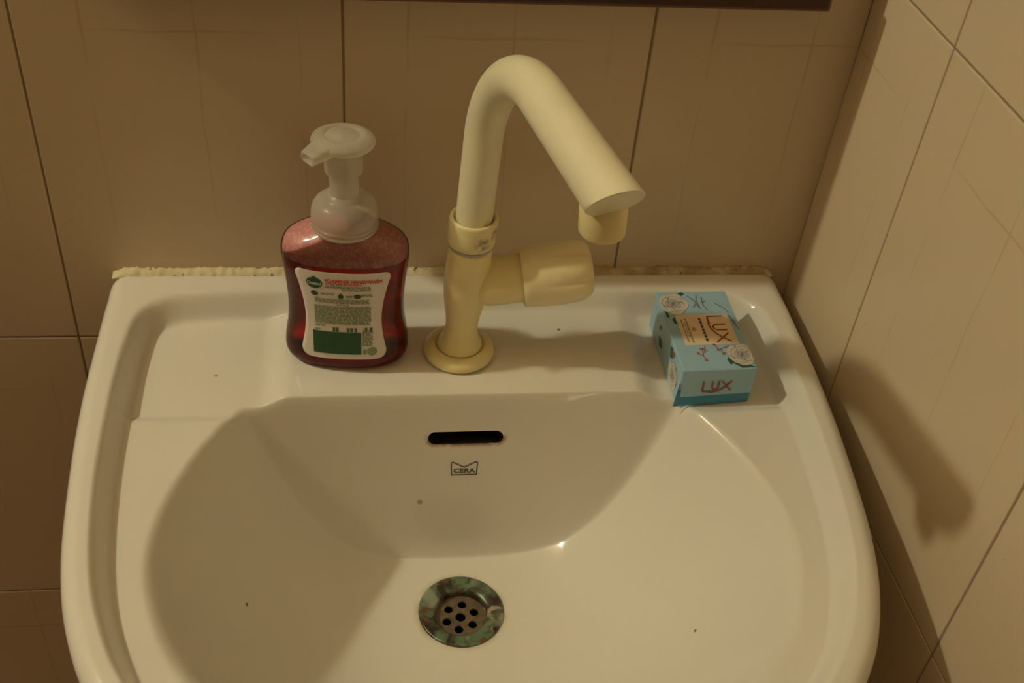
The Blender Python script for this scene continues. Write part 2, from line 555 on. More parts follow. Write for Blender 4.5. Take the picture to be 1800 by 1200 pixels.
PLAT = -0.0125
def basin_z(P):
    x, y = P[:, 0], P[:, 1]
    do = sdf(OUTER, P); di = sdf(INNER, P)
    RE = 0.011
    q = np.clip(RE - do, 0, RE)
    rim = -RE + np.sqrt(np.maximum(RE * RE - q * q, 0))
    ax = np.abs(x - BX)
    rec = -0.0195 + 0.032 * (y + 0.0865)
    deck = PLAT + (rec - PLAT) * smoothstep(0.116, 0.138, ax)
    side = -0.0165 - 0.05 * np.clip(di - 0.01, 0, 0.03)
    led = deck + (side - deck) * smoothstep(-0.129, -0.140, y) * np.maximum(smoothstep(0.13, 0.15, ax), smoothstep(-0.16, -0.22, y))
    zt = rim + (led - rim) * smoothstep(-0.003, 0.0100, di)
    d = P - np.array(DRAIN[:2]); r = np.hypot(d[:, 0], d[:, 1]); a = np.arctan2(d[:, 1], d[:, 0])
    rb = np.interp(a, *PR)
    s = np.clip((r - 0.032) / (rb - 0.032), 0, 3)
    D = -0.0140 - DRAIN[2]
    p = 2.45 + 0.55 * smoothstep(0.0, 0.55, np.sin(a))
    zr = DRAIN[2] + D * np.where(s < 1, np.maximum(s, 1e-9) ** p, 1 + p * (s - 1))
    zw = -0.018 + (y + 0.124) * 8.6
    kw = 0.024
    h = np.clip(0.5 + 0.5 * (zr - zw) / kw, 0, 1)
    zb = zw + (zr - zw) * h + kw * h * (1 - h)
    k = 0.013
    h = np.clip(0.5 + 0.5 * (zb - zt) / k, 0, 1)
    return zb + (zt - zb) * h - k * h * (1 - h)

basin = thing('washbasin', 'white glazed ceramic washbasin fixed to the tiled wall', 'washbasin', (0, 0, Z0))

NA = 720
ang = np.linspace(-np.pi, np.pi, NA, endpoint=False)
ro, rb = np.interp(ang, *PO), np.interp(ang, *PB)
R0 = 0.0270
radii = []
for t in np.linspace(0, 1, 70)[:-1]: radii.append(R0 + (rb * 0.90 - R0) * t)
for t in np.linspace(0, 1, 36)[:-1]: radii.append(rb * 0.90 + (rb * 0.10 + 0.012) * t)
rs = rb + 0.012
for t in np.linspace(0, 1, 64): radii.append(rs + (ro - 0.0022 - rs) * t)
for q in (0.0015, 0.0009, 0.0004, 0.0001): radii.append(ro - q)
V = []
ca, sa = np.cos(ang), np.sin(ang)
for r in radii:
    P = np.stack([DRAIN[0] + r * ca, DRAIN[1] + r * sa], 1)
    V.append(np.column_stack([P, basin_z(P)]))
for sc_, ins, zz in ((1, 0.0, -0.012), (1, 0.0006, -0.022), (1, 0.004, -0.036), (1, 0.013, -0.050), (0.95, 0.013, -0.100),
                     (0.72, 0.013, -0.165), (0.34, 0.004, -0.198), (0, -0.036, -0.205), (0, -0.0275, -0.205), (0, -0.0270, -0.172)):
    r = ro * sc_ - ins
    V.append(np.column_stack([DRAIN[0] + r * ca, DRAIN[1] + r * sa, np.full(NA, zz)]))
NR = len(V)
V = np.concatenate(V)
Fq = []
for kx in range(NR):
    k2 = (kx + 1) % NR
    for i in range(NA):
        j = (i + 1) % NA
        Fq.append((kx * NA + i, kx * NA + j, k2 * NA + j, k2 * NA + i))
body = mesh_obj('basin_body', V, Fq, porc, basin, True)
fix_normals(body)

# overflow slot cut through the bowl's back wall
dark_m = plain('dirt_and_shade_black', (0.012, 0.008, 0.005), 0.8)  # near-black puts the pocket's deep shade, along with dirt, into the colour
sv, sf = [], []
ns = 24
for y in (-0.170, -0.098):
    for i in range(ns):
        a = 2 * math.pi * i / ns
        cx = 0.0205 if math.cos(a) >= 0 else -0.0205
        sv.append((BX + 0.001 + cx + 0.0055 * math.cos(a), y, -0.0490 + 0.0055 * math.sin(a)))
for i in range(ns):
    j = (i + 1) % ns
    sf.append((i, j, ns + j, ns + i))
sf.append(tuple(range(ns))); sf.append(tuple(range(2 * ns - 1, ns - 1, -1)))
cut = mesh_obj('cutter', sv, sf, dark_m, basin, False)
fix_normals(cut)
md = body.modifiers.new('slot', 'BOOLEAN'); md.operation = 'DIFFERENCE'; md.object = cut; md.solver = 'EXACT'
try: md.material_mode = 'TRANSFER'
except Exception: pass
dg = bpy.context.evaluated_depsgraph_get(); dg.update()
nm = bpy.data.meshes.new_from_object(body.evaluated_get(dg), depsgraph=dg)
body.modifiers.clear()
body.data = nm
nm.set_sharp_from_angle(angle=math.radians(75))
bpy.data.objects.remove(cut, do_unlink=True)

def wall_y(xs, zs):
    """y of the bowl's back wall at the given heights."""
    xs, zs = np.asarray(xs), np.asarray(zs)
    lo_, hi_ = np.full(len(xs), -0.165), np.full(len(xs), -0.115)
    for _ in range(16):
        m_ = (lo_ + hi_) / 2
        low = basin_z(np.stack([xs, m_], 1)) < zs
        lo_, hi_ = np.where(low, m_, lo_), np.where(low, hi_, m_)
    return (lo_ + hi_) / 2

# maker's mark: crown-shaped outline and letters fired onto the wall below the slot
ink = plain('dark_print_ink', (0.075, 0.07, 0.06), 0.5)
mv, mf = [], []
out = [(-.0088, -.0052), (.0088, -.0052), (.0092, .0050), (.0082, .0056), (.0006, .0014), (-.0006, .0014), (-.0082, .0056), (-.0092, .0050)]
wl = 0.00040
for i in range(len(out)):
    p, q = Vector(out[i]), Vector(out[(i + 1) % len(out)])
    d = (q - p).normalized(); nrm = Vector((-d.y, d.x)) * wl
    p2, q2 = p - d * wl * 0.6, q + d * wl * 0.6
    b = len(mv)
    mv += [p2 - nrm, q2 - nrm, q2 + nrm, p2 + nrm]; mf.append((b, b + 1, b + 2, b + 3))
tv, tf = text_mesh('CERA', 0.0050, 0.00016, sx=1.22)
b = len(mv); mv += [Vector((a_, c_ - 0.0020)) for a_, c_ in tv]; mf += [tuple(i + b for i in q) for q in tf]
LOGO = (BX + 0.0010, -0.0762)
lx = np.array([LOGO[0] + p[0] for p in mv]); lz = np.array([LOGO[1] + p[1] * 1.05 for p in mv])
vv = np.column_stack([lx, wall_y(lx, lz) - 0.00035, lz])
lg = mesh_obj('printed_mark', vv, mf, ink, basin, False)
lg['label'] = 'small dark crown-shaped mark reading CERA'

# drain strainer
drm = drain_material()
DZ = DRAIN[2]
prof = [(0.0265, -0.012), (0.0265, -0.001), (0.0300, 0.0000), (0.0302, 0.0010), (0.0294, 0.0018), (0.0275, 0.0019), (0.0235, 0.0008),
        (0.0205, -0.0003), (0.0192, -0.0010), (0.0186, -0.0025), (0.0182, -0.0085), (0.0180, -0.0095), (0.0265, -0.0125)]
v, f = lathe(prof, 72, cap0=False, cap1=False)
dr = mesh_obj('drain_flange', v, f, drm, basin, True, DRAIN)
dr['label'] = 'tarnished green metal drain ring'
fix_normals(dr)
def plate_with_holes(R, holes, thick):
    cu = bpy.data.curves.new('plate', 'CURVE'); cu.dimensions = '2D'; cu.fill_mode = 'BOTH'; cu.extrude = thick / 2
    for (cx, cy, r, n) in [(0, 0, R, 48)] + [(h[0], h[1], h[2], 20) for h in holes]:
        sp = cu.splines.new('POLY'); sp.points.add(n - 1)
        for i in range(n):
            a = 2 * math.pi * i / n
            sp.points[i].co = (cx + r * math.cos(a), cy + r * math.sin(a), 0, 1)
        sp.use_cyclic_u = True
    ob = bpy.data.objects.new('plate', cu); COL.objects.link(ob)
    dg = bpy.context.evaluated_depsgraph_get(); dg.update()
    me = bpy.data.meshes.new_from_object(ob.evaluated_get(dg), depsgraph=dg)
    bpy.data.objects.remove(ob, do_unlink=True)
    return me
hol = [(0, 0, 0.0037)] + [(0.0106 * math.cos(a), 0.0106 * math.sin(a), 0.0032) for a in [math.radians(20 + 60 * i) for i in range(6)]]
pm = plate_with_holes(0.0184, hol, 0.0016)
pm.materials.clear(); pm.materials.append(plain('worn_brass_strainer', (0.17, 0.13, 0.085), 0.45, 0.3, noise=0.75, nscale=210))
po = bpy.data.objects.new('strainer_plate', pm); po.location = (0, 0, -0.0072); link(po, dr)
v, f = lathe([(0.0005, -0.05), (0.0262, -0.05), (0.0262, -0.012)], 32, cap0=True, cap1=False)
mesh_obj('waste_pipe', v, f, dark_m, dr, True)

# sealant bead along the wall
rng = random.Random(4)
nx, nc = 260, 7
sv, sf = [], []
for i in range(nx + 1):
    x = BX - 0.2455 + 0.4895 * i / nx
    w = 0.0035 + 0.0016 * rng.random(); h = 0.0034 + 0.0014 * rng.random() + 0.0005 * math.sin(i * 0.21)
    if i < 5 or i > nx - 5: h *= 0.25 + 0.15 * min(i, nx - i)
    for j in range(nc):
        a = math.pi / 2 * j / (nc - 1)
        jit = 1 + 0.22 * (rng.random() - 0.5)
        sv.append((x, -(w + 0.003) * math.sin(a) * jit + 0.0004, -0.0035 + (h + 0.001) * math.cos(a) * jit))
    sv.append((x, 0.0004, -0.0045))
nc1 = nc + 1
for i in range(nx):
    for j in range(nc1):
        j2 = (j + 1) % nc1
        sf.append((i * nc1 + j, (i + 1) * nc1 + j, (i + 1) * nc1 + j2, i * nc1 + j2))
sf.append(tuple(range(nc1))); sf.append(tuple(nx * nc1 + j for j in range(nc1 - 1, -1, -1)))
sl = mesh_obj('sealant_bead', sv, sf, sealant_material(), basin, True)
fix_normals(sl)
sl['label'] = 'crumbly yellowed sealant along the wall joint'

# ------------------------------------------------------------------ tap
AX = (0.0346, -0.0800)
tap = thing('pillar_tap', 'cream plastic swan-neck pillar tap with side knob', 'tap', (AX[0], AX[1], Z0 + PLAT))
SH = 0.043
def zl(z): return z - PLAT                       # rim-relative height -> height above the deck
def lean(z): return (SH * (z + PLAT), 0)
cream = tap_material('cream_plastic', (0.86, 0.76, 0.42))
cream2 = tap_material('cream_plastic_collar', (0.86, 0.77, 0.46), [((0.0095, -0.0150, 0.101), 0.0080), ((0.0180, -0.0085, 0.106), 0.0065)])
ivory = tap_material('ivory_plastic', (0.84, 0.79, 0.58), [((0.0625, -0.150, 0.2515), 0.007)])
knobm = tap_material('cream_plastic_knob', (0.88, 0.79, 0.50))

def P_(lst): return [(r, zl(z)) for r, z in lst]
v, f = lathe(P_([(0.0240, -0.0110), (0.0245, -0.0100), (0.0243, -0.0075), (0.0225, -0.0052), (0.0190, -0.0040), (0.0168, -0.0036), (0.0164, -0.0046), (0.0100, -0.0046)]), 72, lean)
fl = mesh_obj('base_flange', v, f, cream, tap, True)
v, f = lathe(P_([(0.0158, -0.0050), (0.0156, -0.0030), (0.0142, 0.0000), (0.0122, 0.0040), (0.0112, 0.0090), (0.0110, 0.0140), (0.0116, 0.0210),
                 (0.0130, 0.0290), (0.0144, 0.0380), (0.0151, 0.0470), (0.0152, 0.0560), (0.0148, 0.0660), (0.0144, 0.0760), (0.0142, 0.0800)]), 64, lean)
mesh_obj('tap_body', v, f, cream, tap, True)
v, f = lathe(P_([(0.0142, 0.0795), (0.0146, 0.0800), (0.0149, 0.0812), (0.0146, 0.0822)]), 64, lean)
mesh_obj('washer', v, f, plain('grey_washer', (0.45, 0.40, 0.33), 0.5), tap, True)
v, f = lathe(P_([(0.0143, 0.0820), (0.0152, 0.0826), (0.0157, 0.0860), (0.0158, 0.1000), (0.0153, 0.1018), (0.0140, 0.1022), (0.0128, 0.1012), (0.0122, 0.0960)]), 64, lean, cap1=False)
mesh_obj('collar', v, f, cream2, tap, True)

# spout: riser, bend, and a slightly widening arm
r0, zs, Rb, phi, Ls, az, r1 = 0.0119, 0.1568, 0.0682, 1.62, 0.0925, -1.317, 0.0141
u = Vector((math.cos(az), math.sin(az), 0))
C3 = []
for i in range(16): C3.append(Vector((0, 0, 0.090 + (zs - 0.090) * i / 15)))
for i in range(1, 41):
    t = phi * i / 40
    C3.append(Vector((0, 0, zs)) + u * Rb * (1 - math.cos(t)) + Vector((0, 0, Rb * math.sin(t))))
T = u * math.sin(phi) + Vector((0, 0, math.cos(phi)))
e = C3[-1]
for i in range(1, 25): C3.append(e + T * Ls * i / 24)
L_ = [0]
for a, b in zip(C3, C3[1:]): L_.append(L_[-1] + (b - a).length)
s0 = L_[15]
rad = [r0 + (r1 - r0) * min(1, max(0, (l - s0) / (L_[-1] - s0))) for l in L_]
PT = [Vector((p.x + SH * p.z, p.y, zl(p.z))) for p in C3]
END = PT[-1]
PT += [END + T * 0.0030, END + T * 0.0036, END + T * 0.0038]
rad += [r1, r1 - 0.0005, r1 - 0.0014]
v, f = sweep(PT, rad, 64)
# the end is cut at a slant, the upper lip reaching further than the lower one
slant = math.tan(math.radians(35))
for i, p in enumerate(v):
    k_ = min(1, max(0, ((p - END).dot(T) + 0.020) / 0.020))
    v[i] = p + T * (slant * (p.z - END.z) * k_)
sp = mesh_obj('spout', v, f, ivory, tap, True, autosmooth=50)
# nozzle pointing down under the end of the arm
nz_c = END - T * 0.0185 + Vector((0.0045, 0, -0.0024))
v, f = lathe([(0.0090, -0.020), (0.0094, -0.0268), (0.0114, -0.0268), (0.0119, -0.0260), (0.0121, -0.016), (0.0122, -0.004), (0.0100, -0.002)], 56,
             lambda z: (-T.x * 0.13 * z, -T.y * 0.13 * z), cap0=True)
mesh_obj('nozzle', v, f, cream, tap, True, nz_c, autosmooth=50)

# side stem and knob
hrot = Matrix.Rotation(math.radians(1.0), 4, 'Z') @ Matrix.Rotation(math.radians(82), 4, 'Y')
def side_part(name, prof, mat, rfun=None, cap1=True, cap0=True, n=96):
    v, f = lathe(prof, n, cap0=cap0, cap1=cap1, rfun=rfun)
    vv = [hrot @ Vector(q) + Vector((0.002, 0, zl(0.0470))) for q in v]
    return mesh_obj(name, vv, f, mat, tap, True, autosmooth=40)
side_part('side_stem', [(0.0120, 0.004), (0.0158, 0.012), (0.0164, 0.018), (0.0164, 0.0400)], cream)
def lobes(r, z, a):
    t = min(1, max(0, (z - 0.048) / 0.028))
    w = math.cos(6 * (a + 0.25))
    return r * (1 + 0.036 * t * w - 0.055 * t * math.exp(-((1 + w) / 0.10) ** 2 * 1.0))
side_part('knob', [(0.0166, 0.0410), (0.0172, 0.0400), (0.0174, 0.0372), (0.0190, 0.0368), (0.0196, 0.0374), (0.0201, 0.0420), (0.0207, 0.0480), (0.0213, 0.0560), (0.0216, 0.0640),
                   (0.0213, 0.0700), (0.0209, 0.0745), (0.0200, 0.0785), (0.0184, 0.0815), (0.0160, 0.0832), (0.0120, 0.0842), (0.0040, 0.0845)], knobm, lobes)

# ------------------------------------------------------------------ pump bottle
BROT = math.radians(-5)
bottle = thing('pump_bottle', 'red foaming handwash bottle with frosted pump and white label', 'bottle', (-0.0425, -0.0752, Z0 + PLAT))
bottle.rotation_euler = (0, 0, BROT)
BP = [(0.0000, .0330, .0165), (.0012, .0372, .0205), (.0040, .0402, .0230), (.0090, .0416, .0240), (.0160, .0412, .0240), (.0240, .0400, .0236),
      (.0340, .0386, .0230), (.0430, .0381, .0227), (.0520, .0383, .0227), (.0640, .0392, .0229), (.0740, .0402, .0231), (.0820, .0410, .0232),
      (.0870, .0412, .0230), (.0915, .0404, .0225), (.0955, .0380, .0214), (.0990, .0335, .0198), (.1020, .0270, .0182), (.1045, .0205, .0172), (.1070, .0168, .0165)]
bz = np.array([p[0] for p in BP]); ba = np.array([p[1] for p in BP]); bb = np.array([p[2] for p in BP])
def crom(zq, ys):
    i = int(np.clip(np.searchsorted(bz, zq) - 1, 0, len(bz) - 2))
    def sl(k):
        if k <= 0: return (ys[1] - ys[0]) / (bz[1] - bz[0])
        if k >= len(bz) - 1: return (ys[-1] - ys[-2]) / (bz[-1] - bz[-2])
        return (ys[k + 1] - ys[k - 1]) / (bz[k + 1] - bz[k - 1])
    h = bz[i + 1] - bz[i]; t = (zq - bz[i]) / h
    return (2*t**3 - 3*t*t + 1) * ys[i] + (t**3 - 2*t*t + t) * h * sl(i) + (3*t*t - 2*t**3) * ys[i + 1] + (t**3 - t*t) * h * sl(i + 1)
NEXP = 2.45
def bottle_loft(zs_, inset, n=96, wave=None):
    V, Fc = [], []
    for z in zs_:
        a, b = crom(z, ba) - inset, crom(z, bb) - inset
        e_ = NEXP if z < 0.09 else NEXP - 0.45 * min(1, (z - 0.09) / 0.017)
        for i in range(n):
            th_ = 2 * math.pi * i / n
            c, s = math.cos(th_), math.sin(th_)
            V.append((a * math.copysign(abs(c) ** (2 / e_), c), b * math.copysign(abs(s) ** (2 / e_), s), z + (wave(th_, z) if wave else 0)))
    m = len(zs_)
    for k in range(m - 1):
        for i in range(n):
            j = (i + 1) % n
            Fc.append((k * n + i, k * n + j, (k + 1) * n + j, (k + 1) * n + i))
    Fc.append(tuple(range(n - 1, -1, -1))); Fc.append(tuple((m - 1) * n + i for i in range(n)))
    return V, Fc
FILL = 0.0855
zz = sorted(set(list(np.linspace(0.004, 0.107, 60)) + [0, 0.0006, 0.0012, 0.0025]))
v, f = bottle_loft(zz, 0.0)
sh = mesh_obj('bottle_shell', v, f, shell_material(), bottle, True)
zz = [0.0012, 0.002, 0.003] + list(np.linspace(0.005, FILL, 44))
v, f = bottle_loft(zz, 0.0010)
lq = mesh_obj('liquid_soap', v, f, liquid_material(), bottle, True)
lq['label'] = 'dark red liquid soap'
zz = list(np.linspace(FILL + 0.0002, 0.1065, 22))
v, f = bottle_loft(zz, 0.0010)
fm = mesh_obj('foam', v, f, foam_material(), bottle, True)
fm['label'] = 'pale pink foam above the liquid'

# label and its print, laid on the curved front
def front(x, z, off):
    a, b = crom(z, ba), crom(z, bb)
    y = -b * (1 - min(0.999, abs(x / a)) ** NEXP) ** (1 / NEXP)
    return (x, y - off, z)
LZ0, LZ1 = 0.0120, 0.0832
def label_hw(t):                        # half width of the label, t: 0 bottom .. 1 top
    base = 0.0246 + 0.0100 * abs(t - 0.46) ** 1.8 * 2.2
    rr = 0.075
    if t > 1 - rr: base -= 0.0055 * (1 - math.sqrt(max(0, 1 - ((t - (1 - rr)) / rr) ** 2)))
    if t < 0.13: base -= 0.0085 * (1 - math.sqrt(max(0, 1 - ((0.13 - t) / 0.13) ** 2)))
    return base
nu, nv = 24, 60
lv, lf = [], []
for j in range(nv + 1):
    t = j / nv
    t = 0.5 - 0.5 * math.cos(math.pi * t)
    hw = label_hw(t)
    for i in range(nu + 1):
        lv.append(front(-hw + 2 * hw * i / nu, LZ0 + (LZ1 - LZ0) * t, 0.0004))
for j in range(nv):
    for i in range(nu):
        b = j * (nu + 1) + i
        lf.append((b, b + 1, b + nu + 2, b + nu + 1))
lab = mesh_obj('label', lv, lf, plain('white_label_paper', (0.76, 0.70, 0.66), 0.42), bottle, True)
md = lab.modifiers.new('thick', 'SOLIDIFY'); md.thickness = 0.0002; md.offset = -1
lab['label'] = 'white waisted label printed in green and red'

green = plain('dark_green_print', (0.012, 0.085, 0.030), 0.5)
lgreen = plain('fine_green_print', (0.25, 0.32, 0.17), 0.5)
redp = plain('red_print', (0.58, 0.045, 0.03), 0.5)
whitep = plain('white_print', (0.74, 0.72, 0.66), 0.5)

def to_label(p, off=0.0007):
    """p in label space: u -1..1 across (x mm scale), t 0..1 up."""
    return front(p[0], LZ0 + (LZ1 - LZ0) * p[1], off)
LH = LZ1 - LZ0
def print_part(name, quads, mat, off=0.0007, tris=None, lbl=None, sub=4):
    V, Fc = [], []
    for (x0, x1, t0, t1) in quads:
        n = max(1, int(abs(x1 - x0) / 0.0035)); b = len(V)
        for i in range(n + 1):
            x = x0 + (x1 - x0) * i / n
            V.append(to_label((x, t0), off)); V.append(to_label((x, t1), off))
        for i in range(n):
            Fc.append((b + 2*i, b + 2*i + 2, b + 2*i + 3, b + 2*i + 1))
    for (pts, fs) in (tris or []):
        b = len(V); V += [to_label(p, off) for p in pts]; Fc += [tuple(q + b for q in g) for g in fs]
    o = mesh_obj(name, V, Fc, mat, lab, False)
    if lbl: o['label'] = lbl
    return o
def txt_label(s, size, cx, ct, bold=0, sx=1.0, slant=0.0):
    tv, tf = text_mesh(s, size, bold, sx=sx)
    return ([(cx + a, ct + c / LH + slant * a) for a, c in tv], tf)
def ellipse(cx, ct, rx, rt, n=64, tip=0.0):
    pts = [(cx, ct)]
    for i in range(n):
        a = 2 * math.pi * i / n
        r_ = 1 + tip * max(0, math.sin(a)) ** 60
        pts.append((cx + rx * math.cos(a), ct + rt * r_ * math.sin(a)))
    return (pts, [(0, 1 + i, 1 + (i + 1) % n) for i in range(n)])
# emblem
print_part('emblem', [], green, 0.0007, [ellipse(-0.0180, 0.872, 0.0052, 0.060, tip=0.28)], 'dark green oval emblem')
print_part('emblem_lettering', [], whitep, 0.0010, [txt_label('Dettol', 0.0034, -0.0180, 0.868, 0.00005)])
print_part('title', [], redp, 0.0007, [txt_label('FOAMING HANDWASH', 0.0037, 0.0070, 0.906, 0.00013, sx=0.93)], 'red lettering FOAMING HANDWASH')
rng = random.Random(11)
def words(x0, x1, t0, t1, rows_, fill=0.70, lo_=0.0014, hi_=0.0042):
    q = []
    for r in range(rows_):
        tt = t1 - (t1 - t0) * (r + 0.5) / rows_; hh = (t1 - t0) / rows_ * fill / 2
        x = x0
        while x < x1 - 0.001:
            w = min(rng.uniform(lo_, hi_), x1 - x)
            q.append((x, x + w, tt - hh, tt + hh)); x += w + 0.0006
    return q
print_part('subtitle_print', words(-0.0110, 0.0120, 0.866, 0.882, 1, 0.8), redp)
q = words(-0.0110, 0.0190, 0.826, 0.856, 2) + words(-0.0005, 0.0190, 0.806, 0.820, 1)
q += words(-0.0140, -0.0055, 0.745, 0.770, 2) + words(0.0022, 0.0065, 0.725, 0.752, 2) + words(0.0120, 0.0190, 0.735, 0.766, 2)
q += words(-0.0180, 0.0170, 0.652, 0.705, 4) + words(-0.0040, 0.0040, 0.630, 0.645, 1)
q += words(-0.0185, 0.0180, 0.405, 0.622, 14, 0.72)
q += words(0.0125, 0.0195, 0.16, 0.345, 11, 0.7, 0.001, 0.003)
pr_ = print_part('fine_print', q, lgreen)
pr_['kind'] = 'stuff'
q = words(-0.0185, -0.0112, 0.378, 0.392, 1) + words(-0.0185, -0.0145, 0.333, 0.346, 1)
for x0 in (-0.0070, -0.0048, 0.0022, 0.0044, 0.0072, 0.0138, 0.0172):
    q.append((x0, x0 + 0.0017, 0.325, 0.372))
print_part('caption_print', q, plain('mid_green_print', (0.07, 0.15, 0.06), 0.5))
icons = [ellipse(-0.0180, 0.755, 0.0024, 0.026), ellipse(-0.0012, 0.738, 0.0018, 0.028, tip=0.4), ellipse(0.0095, 0.742, 0.0025, 0.024)]
print_part('icon_print', [], green, 0.0007, icons)
print_part('block_print', [(-0.0200, 0.0116, 0.065, 0.318)], green, 0.0007, None, 'dark green block at the foot of the label')
print_part('seal_print', [(0.0128, 0.0150, 0.065, 0.125)], lgreen, 0.0007, [ellipse(0.0188, 0.095, 0.0032, 0.047)])

# pump
frost = frosted_material()
def ribs(r, z, a): return r * (1 + 0.004 * math.cos(48 * a)) if 0.1075 < z < 0.115 else r
v, f = lathe([(0.0180, 0.1045), (0.0208, 0.1045), (0.0214, 0.1052), (0.0214, 0.1068), (0.0208, 0.1073), (0.0212, 0.1078), (0.0212, 0.1104), (0.0208, 0.1108), (0.0211, 0.1113),
              (0.0210, 0.1160), (0.0203, 0.1190), (0.0186, 0.1218), (0.0160, 0.1240), (0.0130, 0.1254), (0.0108, 0.1262), (0.0104, 0.1290)], 72, cap0=True)
cp = mesh_obj('pump_cap', v, f, frost, bottle, True)
cp['label'] = 'frosted white screw cap'
v, f = lathe([(0.0090, 0.1240), (0.0090, 0.1430), (0.0094, 0.1440), (0.0116, 0.1448), (0.0118, 0.1460), (0.0118, 0.1632)], 48)
mesh_obj('pump_stem', v, f, frost, bottle, True, autosmooth=50)
hd = math.radians(218) - BROT
v, f = lathe([(0.0100, 0.1575), (0.0185, 0.1590), (0.0193, 0.1600), (0.0196, 0.1615), (0.0190, 0.1630), (0.0150, 0.1652), (0.0115, 0.1660), (0.0108, 0.1652), (0.0100, 0.1650), (0.0070, 0.1668), (0.0010, 0.1675)], 64)
v = [(p[0], p[1] * 0.92, p[2] + 0.0045) for p in v]
hdo = mesh_obj('pump_head', v, f, frost, bottle, True)
# beak
d = Vector((math.cos(hd), math.sin(hd), 0)); sd = Vector((-d.y, d.x, 0))
V, Fc = [], []
secs = [(s_, w_, a_ + 0.0045, b_ + 0.0045) for s_, w_, a_, b_ in [(0.004, 0.0095, 0.1572, 0.1664), (0.012, 0.0088, 0.1566, 0.1655), (0.019, 0.0076, 0.1558, 0.1640), (0.0265, 0.0062, 0.1545, 0.1616), (0.0267, 0.0050, 0.1554, 0.1606), (0.0225, 0.0047, 0.1560, 0.1610)]]
nn = 20
for (s_, w_, zb_, zt_) in secs:
    zc_, hh_ = (zb_ + zt_) / 2, (zt_ - zb_) / 2
    for i in range(nn):
        a = 2 * math.pi * i / nn
        c, s = math.cos(a), math.sin(a)
        px = w_ * math.copysign(abs(c) ** 0.6, c); pz = hh_ * math.copysign(abs(s) ** 0.6, s)
        V.append(d * s_ + sd * px + Vector((0, 0, zc_ + pz)))
for k in range(len(secs) - 1):
    for i in range(nn):
        j = (i + 1) % nn
        Fc.append((k * nn + i, k * nn + j, (k + 1) * nn + j, (k + 1) * nn + i))
Fc.append(tuple(range(nn))); Fc.append(tuple((len(secs) - 1) * nn + i for i in range(nn)))
bk = mesh_obj('pump_spout', V, Fc, frost, bottle, True, autosmooth=45)
fix_normals(bk)

# ------------------------------------------------------------------ soap box
BW, BL, BH = 0.0519, 0.0816, 0.0315
soap = thing('soap_box', 'light blue cardboard soap box with white roses and LUX lettering', 'soap box', (0.2048, -0.0865, Z0 - 0.0188))
soap.rotation_euler = (math.radians(1.8), 0, math.radians(2.1))
card = card_material()
deep = plain('deep_blue_card', (0.04, 0.26, 0.46), 0.4)
v, f = box_vf(-BW/2, BW/2, -BL/2, BL/2, 0, BH)
bo = mesh_obj('carton', v, f, card, soap, False)
bevel(bo, 0.0007, 2)
# end flap standing a little proud of the front, flared at its lower left corner
fy = -BL/2
fv = [(-BW/2 + 0.0002, fy - 0.0002, BH - 0.0006), (BW/2 - 0.0002, fy - 0.0002, BH - 0.0006), (BW/2 - 0.0004, fy - 0.0012, 0.0095), (-BW/2 + 0.0016, fy - 0.0020, 0.0085),
      (-BW/2 + 0.0002, fy + 0.0004, BH - 0.0006), (BW/2 - 0.0002, fy + 0.0004, BH - 0.0006), (BW/2 - 0.0004, fy - 0.0006, 0.0095), (-BW/2 + 0.0016, fy - 0.0014, 0.0085)]
ff = [(0, 3, 2, 1), (4, 5, 6, 7), (0, 1, 5, 4), (1, 2, 6, 5), (2, 3, 7, 6), (3, 0, 4, 7)]
fl_ = mesh_obj('end_flap', fv, ff, card, soap, False)
fix_normals(fl_)
lv_ = [(-BW/2 - 0.0024, fy - 0.0026, 0.0004), (BW/2 - 0.0003, fy - 0.0004, 0.0004), (BW/2 - 0.0003, fy - 0.0003, 0.0115), (-BW/2 + 0.0002, fy - 0.0004, 0.0130), (-BW/2 - 0.0002, fy + 0.0002, 0.0190)]
lv2 = [(x, y + 0.0006, z) for x, y, z in lv_]
lf_ = [(0, 1, 2, 3), (0, 3, 4), (8, 7, 6, 5), (9, 8, 5), (0, 5, 6, 1), (1, 6, 7, 2), (2, 7, 8, 3), (3, 8, 9, 4), (4, 9, 5, 0)]
tk = mesh_obj('tuck_flap', lv_ + lv2, lf_, deep, soap, False)
fix_normals(tk)
tk['label'] = 'deep blue lower flap'

def top_pt(u_, w_, off): return (-BW/2 + BW * u_, BL/2 - BL * w_, BH + off)
def left_pt(u_, w_, off): return (-BW/2 - off, BL/2 - BL * u_, BH * (1 - w_))
def front_pt(u_, w_, off): return (-BW/2 + BW * u_, -BL/2 - off - 0.0022 * w_, BH * (1 - w_))
cream_p = plain('cream_print', (0.80, 0.66, 0.48), 0.45)
brown_p = plain('red_brown_print', (0.34, 0.065, 0.03), 0.45)
brownd = plain('dark_brown_print', (0.12, 0.07, 0.04), 0.5)
gold_p = plain('gold_print', (0.62, 0.33, 0.05), 0.45)
taupe_p = plain('taupe_print', (0.34, 0.27, 0.17), 0.5)
leaf_p = plain('leaf_green_print', (0.035, 0.13, 0.075), 0.5)
rose_w = plain('rose_white_print', (0.66, 0.62, 0.54), 0.45)
rose_m = plain('rose_lilac_print', (0.50, 0.48, 0.47), 0.45)
rose_g = plain('rose_grey_print', (0.36, 0.37, 0.40), 0.45)
rose_d = plain('rose_shadow_print', (0.20, 0.21, 0.21), 0.45)
berry = plain('berry_print', (0.38, 0.12, 0.10), 0.5)

